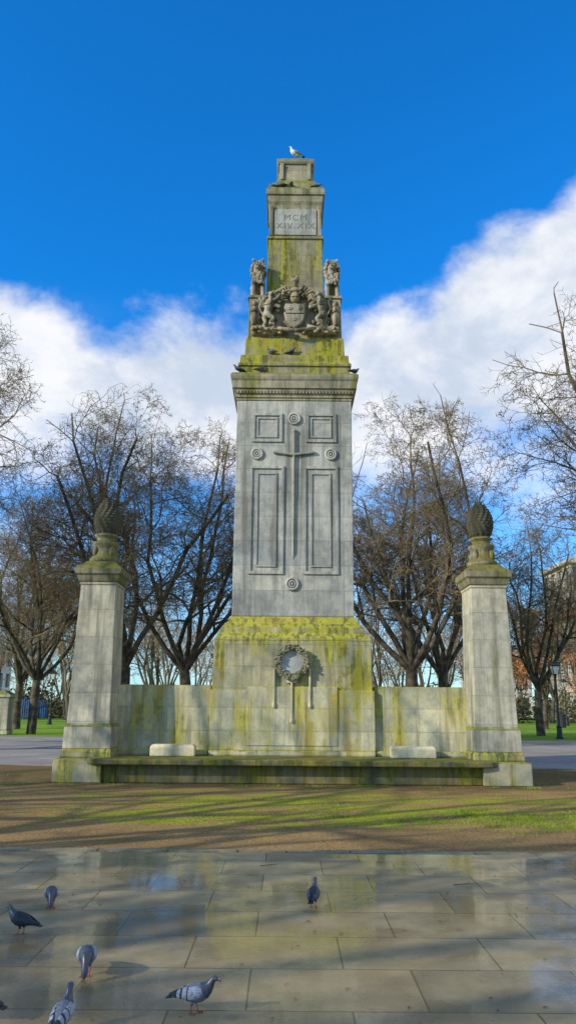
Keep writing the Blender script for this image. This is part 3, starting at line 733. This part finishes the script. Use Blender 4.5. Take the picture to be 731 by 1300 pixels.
for (x_,y_,a,L) in((1.45,7.9,.2,.25),(2.3,6.6,-.3,.2),(-.4,8.7,.5,.18)):
    g.tube([(x_,y_,.006),(x_+L*.5,y_+.02,.012),(x_+L,y_+L*a,.006)],[.004,.004,.002],5,1)
g.obj('fallen_leaves',[simple('dead_leaf_mat',(.12,.07,.03),.8,.5,3),m_bark])

# ---------------------------------------------------------------- pigeons
def pm(n,c,r=.6): return simple(n,c,r,.3,60,spec=.3)
P_grey=pm('feather_grey',(.13,.145,.18)); P_light=pm('feather_light',(.24,.26,.30)); P_dark=pm('feather_dark',(.025,.028,.036)); P_mid=pm('feather_slate',(.06,.07,.095))
P_neck,t,b=newmat('feather_neck'); n=t.noise(t.coord(),30,3); t.link(t.mix(t.mr(n,.4,.6),(.02,.07,.055),(.07,.03,.08)),b.inputs['Base Color']); b.inputs['Roughness'].default_value=.35
P_leg=pm('pigeon_leg',(.30,.07,.06)); P_beak=pm('pigeon_beak',(.06,.055,.05)); P_cere=pm('pigeon_cere',(.5,.48,.45)); P_eye=pm('pigeon_eye',(.5,.12,.02),.2); P_white=pm('feather_white',(.7,.7,.68))
P_chk,t,b=newmat('feather_chequer'); c=t.coord(); vo=t.n.new('ShaderNodeTexVoronoi'); t.link(t.mapping(c,(1,1,1.4)),vo.inputs['Vector']); vo.inputs['Scale'].default_value=110
t.link(t.mix(t.mr(t.math('ADD',vo.outputs['Distance'],t.math('MULTIPLY',t.noise(c,40,2),.5)),.45,.75),(.05,.055,.075),(.34,.36,.40)),b.inputs['Base Color']); b.inputs['Roughness'].default_value=.6
def pigeon(x,y,z,heading,pose='up',wing=None,body=None,scale=1.0,tint=None,name='pigeon',pitch=0):
    body=body or P_grey; wing=wing or P_light
    mats=[body,wing,P_dark,P_neck,P_leg,P_beak,P_cere,P_eye,P_mid,P_white]
    if tint=='gull': mats=[P_white,P_light,P_dark,P_white,P_leg,P_eye,P_white,P_dark,P_white,P_white]
    g=G()
    tr=[(-.205,.082,.030,.004,2),(-.17,.090,.028,.008,2),(-.155,.094,.028,.010,0),(-.125,.102,.030,.018,0),(-.09,.112,.040,.032,0),(-.05,.120,.052,.048,0),(-.005,.125,.060,.060,0),(.035,.133,.060,.062,0),(.07,.148,.050,.054,8)]
    if pose=='up': hd=[(.090,.172,.036,.040,3),(.098,.198,.026,.029,3),(.102,.220,.0215,.023,3),(.108,.238,.021,.0215,8),(.120,.250,.0205,.019,8),(.137,.249,.015,.014,8),(.146,.246,.006,.007,8)]
    elif pose=='peck': hd=[(.098,.142,.038,.040,3),(.122,.122,.027,.030,3),(.138,.098,.022,.024,3),(.148,.075,.021,.022,8),(.157,.058,.0205,.019,8),(.163,.042,.015,.014,8),(.165,.034,.006,.007,8)]
    else: hd=[(.094,.168,.038,.042,3),(.110,.188,.028,.031,3),(.121,.206,.023,.024,3),(.131,.221,.021,.0215,8),(.145,.227,.0195,.018,8),(.160,.223,.014,.013,8),(.168,.220,.006,.007,8)]
    rings=tr+hd; seg=16; V=[];F=[];MI=[]
    for i,(px,pz,ry,rz,mi) in enumerate(rings):
        a=rings[max(i-1,0)];b_=rings[min(i+1,len(rings)-1)]; tx,tz=b_[0]-a[0],b_[1]-a[1]; L=math.hypot(tx,tz); tx/=L;tz/=L
        for j in range(seg):
            th=2*math.pi*j/seg; cz=math.sin(th)*rz; cy=math.cos(th)*ry
            V.append((px-tz*cz,cy,pz+tx*cz))
    F.append(tuple(range(seg)));MI.append(2)
    for i in range(len(rings)-1):
        for j in range(seg): F.append((i*seg+j,(i+1)*seg+j,(i+1)*seg+(j+1)%seg,i*seg+(j+1)%seg)); MI.append(rings[i][4])
    k_=(len(rings)-1)*seg; F.append(tuple(range(k_+seg-1,k_-1,-1))); MI.append(8)
    g.v+=V; g.f+=F; g.m+=MI
    for s_ in(-1,1):
        wr=[(.078,.150,.034,.006,.012,1),(.060,.148,.046,.012,.030,1),(.03,.142,.053,.014,.040,1),(-.005,.136,.053,.014,.042,1),(-.03,.132,.050,.013,.040,2),(-.04,.130,.049,.013,.039,1),(-.062,.127,.046,.012,.036,1),(-.075,.125,.043,.011,.034,2),(-.092,.122,.040,.010,.030,1),(-.12,.117,.032,.008,.022,2),(-.155,.110,.022,.006,.013,2),(-.185,.104,.013,.003,.005,2)]
        V=[];F=[];MI=[];sg=12
        for (px,pz,cy,th_,hh,mi) in wr:
            for j in range(sg):
                a=2*math.pi*j/sg; u=math.sin(a)
                V.append((px,s_*(cy+math.cos(a)*th_-(.012*u*u if u>0 else 0)-.006*(u>0)*u),pz+u*hh))
        for i in range(len(wr)-1):
            for j in range(sg):
                q=(i*sg+j,(i+1)*sg+j,(i+1)*sg+(j+1)%sg,i*sg+(j+1)%sg); F.append(q if s_<0 else q[::-1]); MI.append(wr[i][5])
        F.append(tuple(range(sg)));MI.append(1)
        o_=len(g.v); g.v+=V; g.f+=[tuple(a+o_ for a in q) for q in F]; g.m+=MI
    hx,hz=hd[-3][0],hd[-3][1]; ex,ez=hd[-1][0],hd[-1][1]
    dx,dz=ex-hx,ez-hz; L=math.hypot(dx,dz); dx/=L;dz/=L
    if pose!='peck': dz-=.25; 
    g.tube([(ex-dx*.004,0,ez-dz*.004),(ex+dx*.012,0,ez+dz*.012),(ex+dx*.022,0,ez+dz*.022)],[.006,.0042,.0012],6,5)
    g.ball((ex+dx*.001,0,ez+.004),(.006,.006,.004),6,6,4)
    for s_ in(-1,1): g.ball((hx+.004,s_*.0185,hz+.003),.0042,7,6,5)
    for i,s_ in enumerate((-1,1)):
        st=.018*(1 if i else -1) if pose=='walk' else 0
        g.tube([(.0,s_*.024,.100),(-.006+st*.4,s_*.024,.055)],[.018,.009],8,0)
        g.tube([(-.006+st*.4,s_*.024,.060),(.004+st,s_*.024,.006)],[.0042,.0036],6,4)
        for a in(-.5,0,.5): g.tube([(.004+st,s_*.024,.006),(.034*math.cos(a)+.004+st,s_*.024+.034*math.sin(a),.003)],[.0034,.002],5,4)
        g.tube([(.004+st,s_*.024,.006),(-.014+st,s_*.024,.003)],[.003,.002],5,4)
    o=g.obj(name,mats,smooth=True,loc=(x,y,z),rot=(0,0,heading)); o.scale=(scale,)*3
    return o
pigeon(.10,7.04,0,R(80),'up',P_mid,P_dark,.82)
pigeon(-2.07,6.96,0,R(-75),'peck',P_light,P_grey,.9)
pigeon(-2.06,6.20,0,R(165),'walk',P_dark,P_dark,.80)
pigeon(-1.37,5.34,0,R(-80),'peck',P_light,P_grey,.95)
pigeon(-.63,4.76,0,R(-14),'walk',P_chk,P_grey,.80)
pigeon(-1.27,4.44,0,R(85),'up',P_light,P_grey,.82)
pigeon(-1.79,4.62,0,R(170),'peck',P_mid,P_dark,.9)
pigeon(0.0,20.0,17.66,R(200),'up',scale=1.4,tint='gull',name='seagull')
for (x_,y_,z_,h,p_) in((-1.45,18.66,10.03,200,'walk'),(-.62,18.83,10.62,150,'up'),(-.12,18.83,10.62,-20,'walk'),(-.9,18.66,10.03,20,'up'),(1.56,18.7,10.02,30,'walk'),
                       (-.68,19.5,16.2,160,'up'),(-.40,19.44,16.2,170,'walk'),(-.14,19.44,16.2,100,'up'),(.62,19.5,16.2,10,'walk'),(.60,19.2,12.46,10,'up')):
    pigeon(x_,y_,z_,R(h),p_,P_mid,P_dark if p_=='walk' else P_grey,.95)
print('FACES',NF)
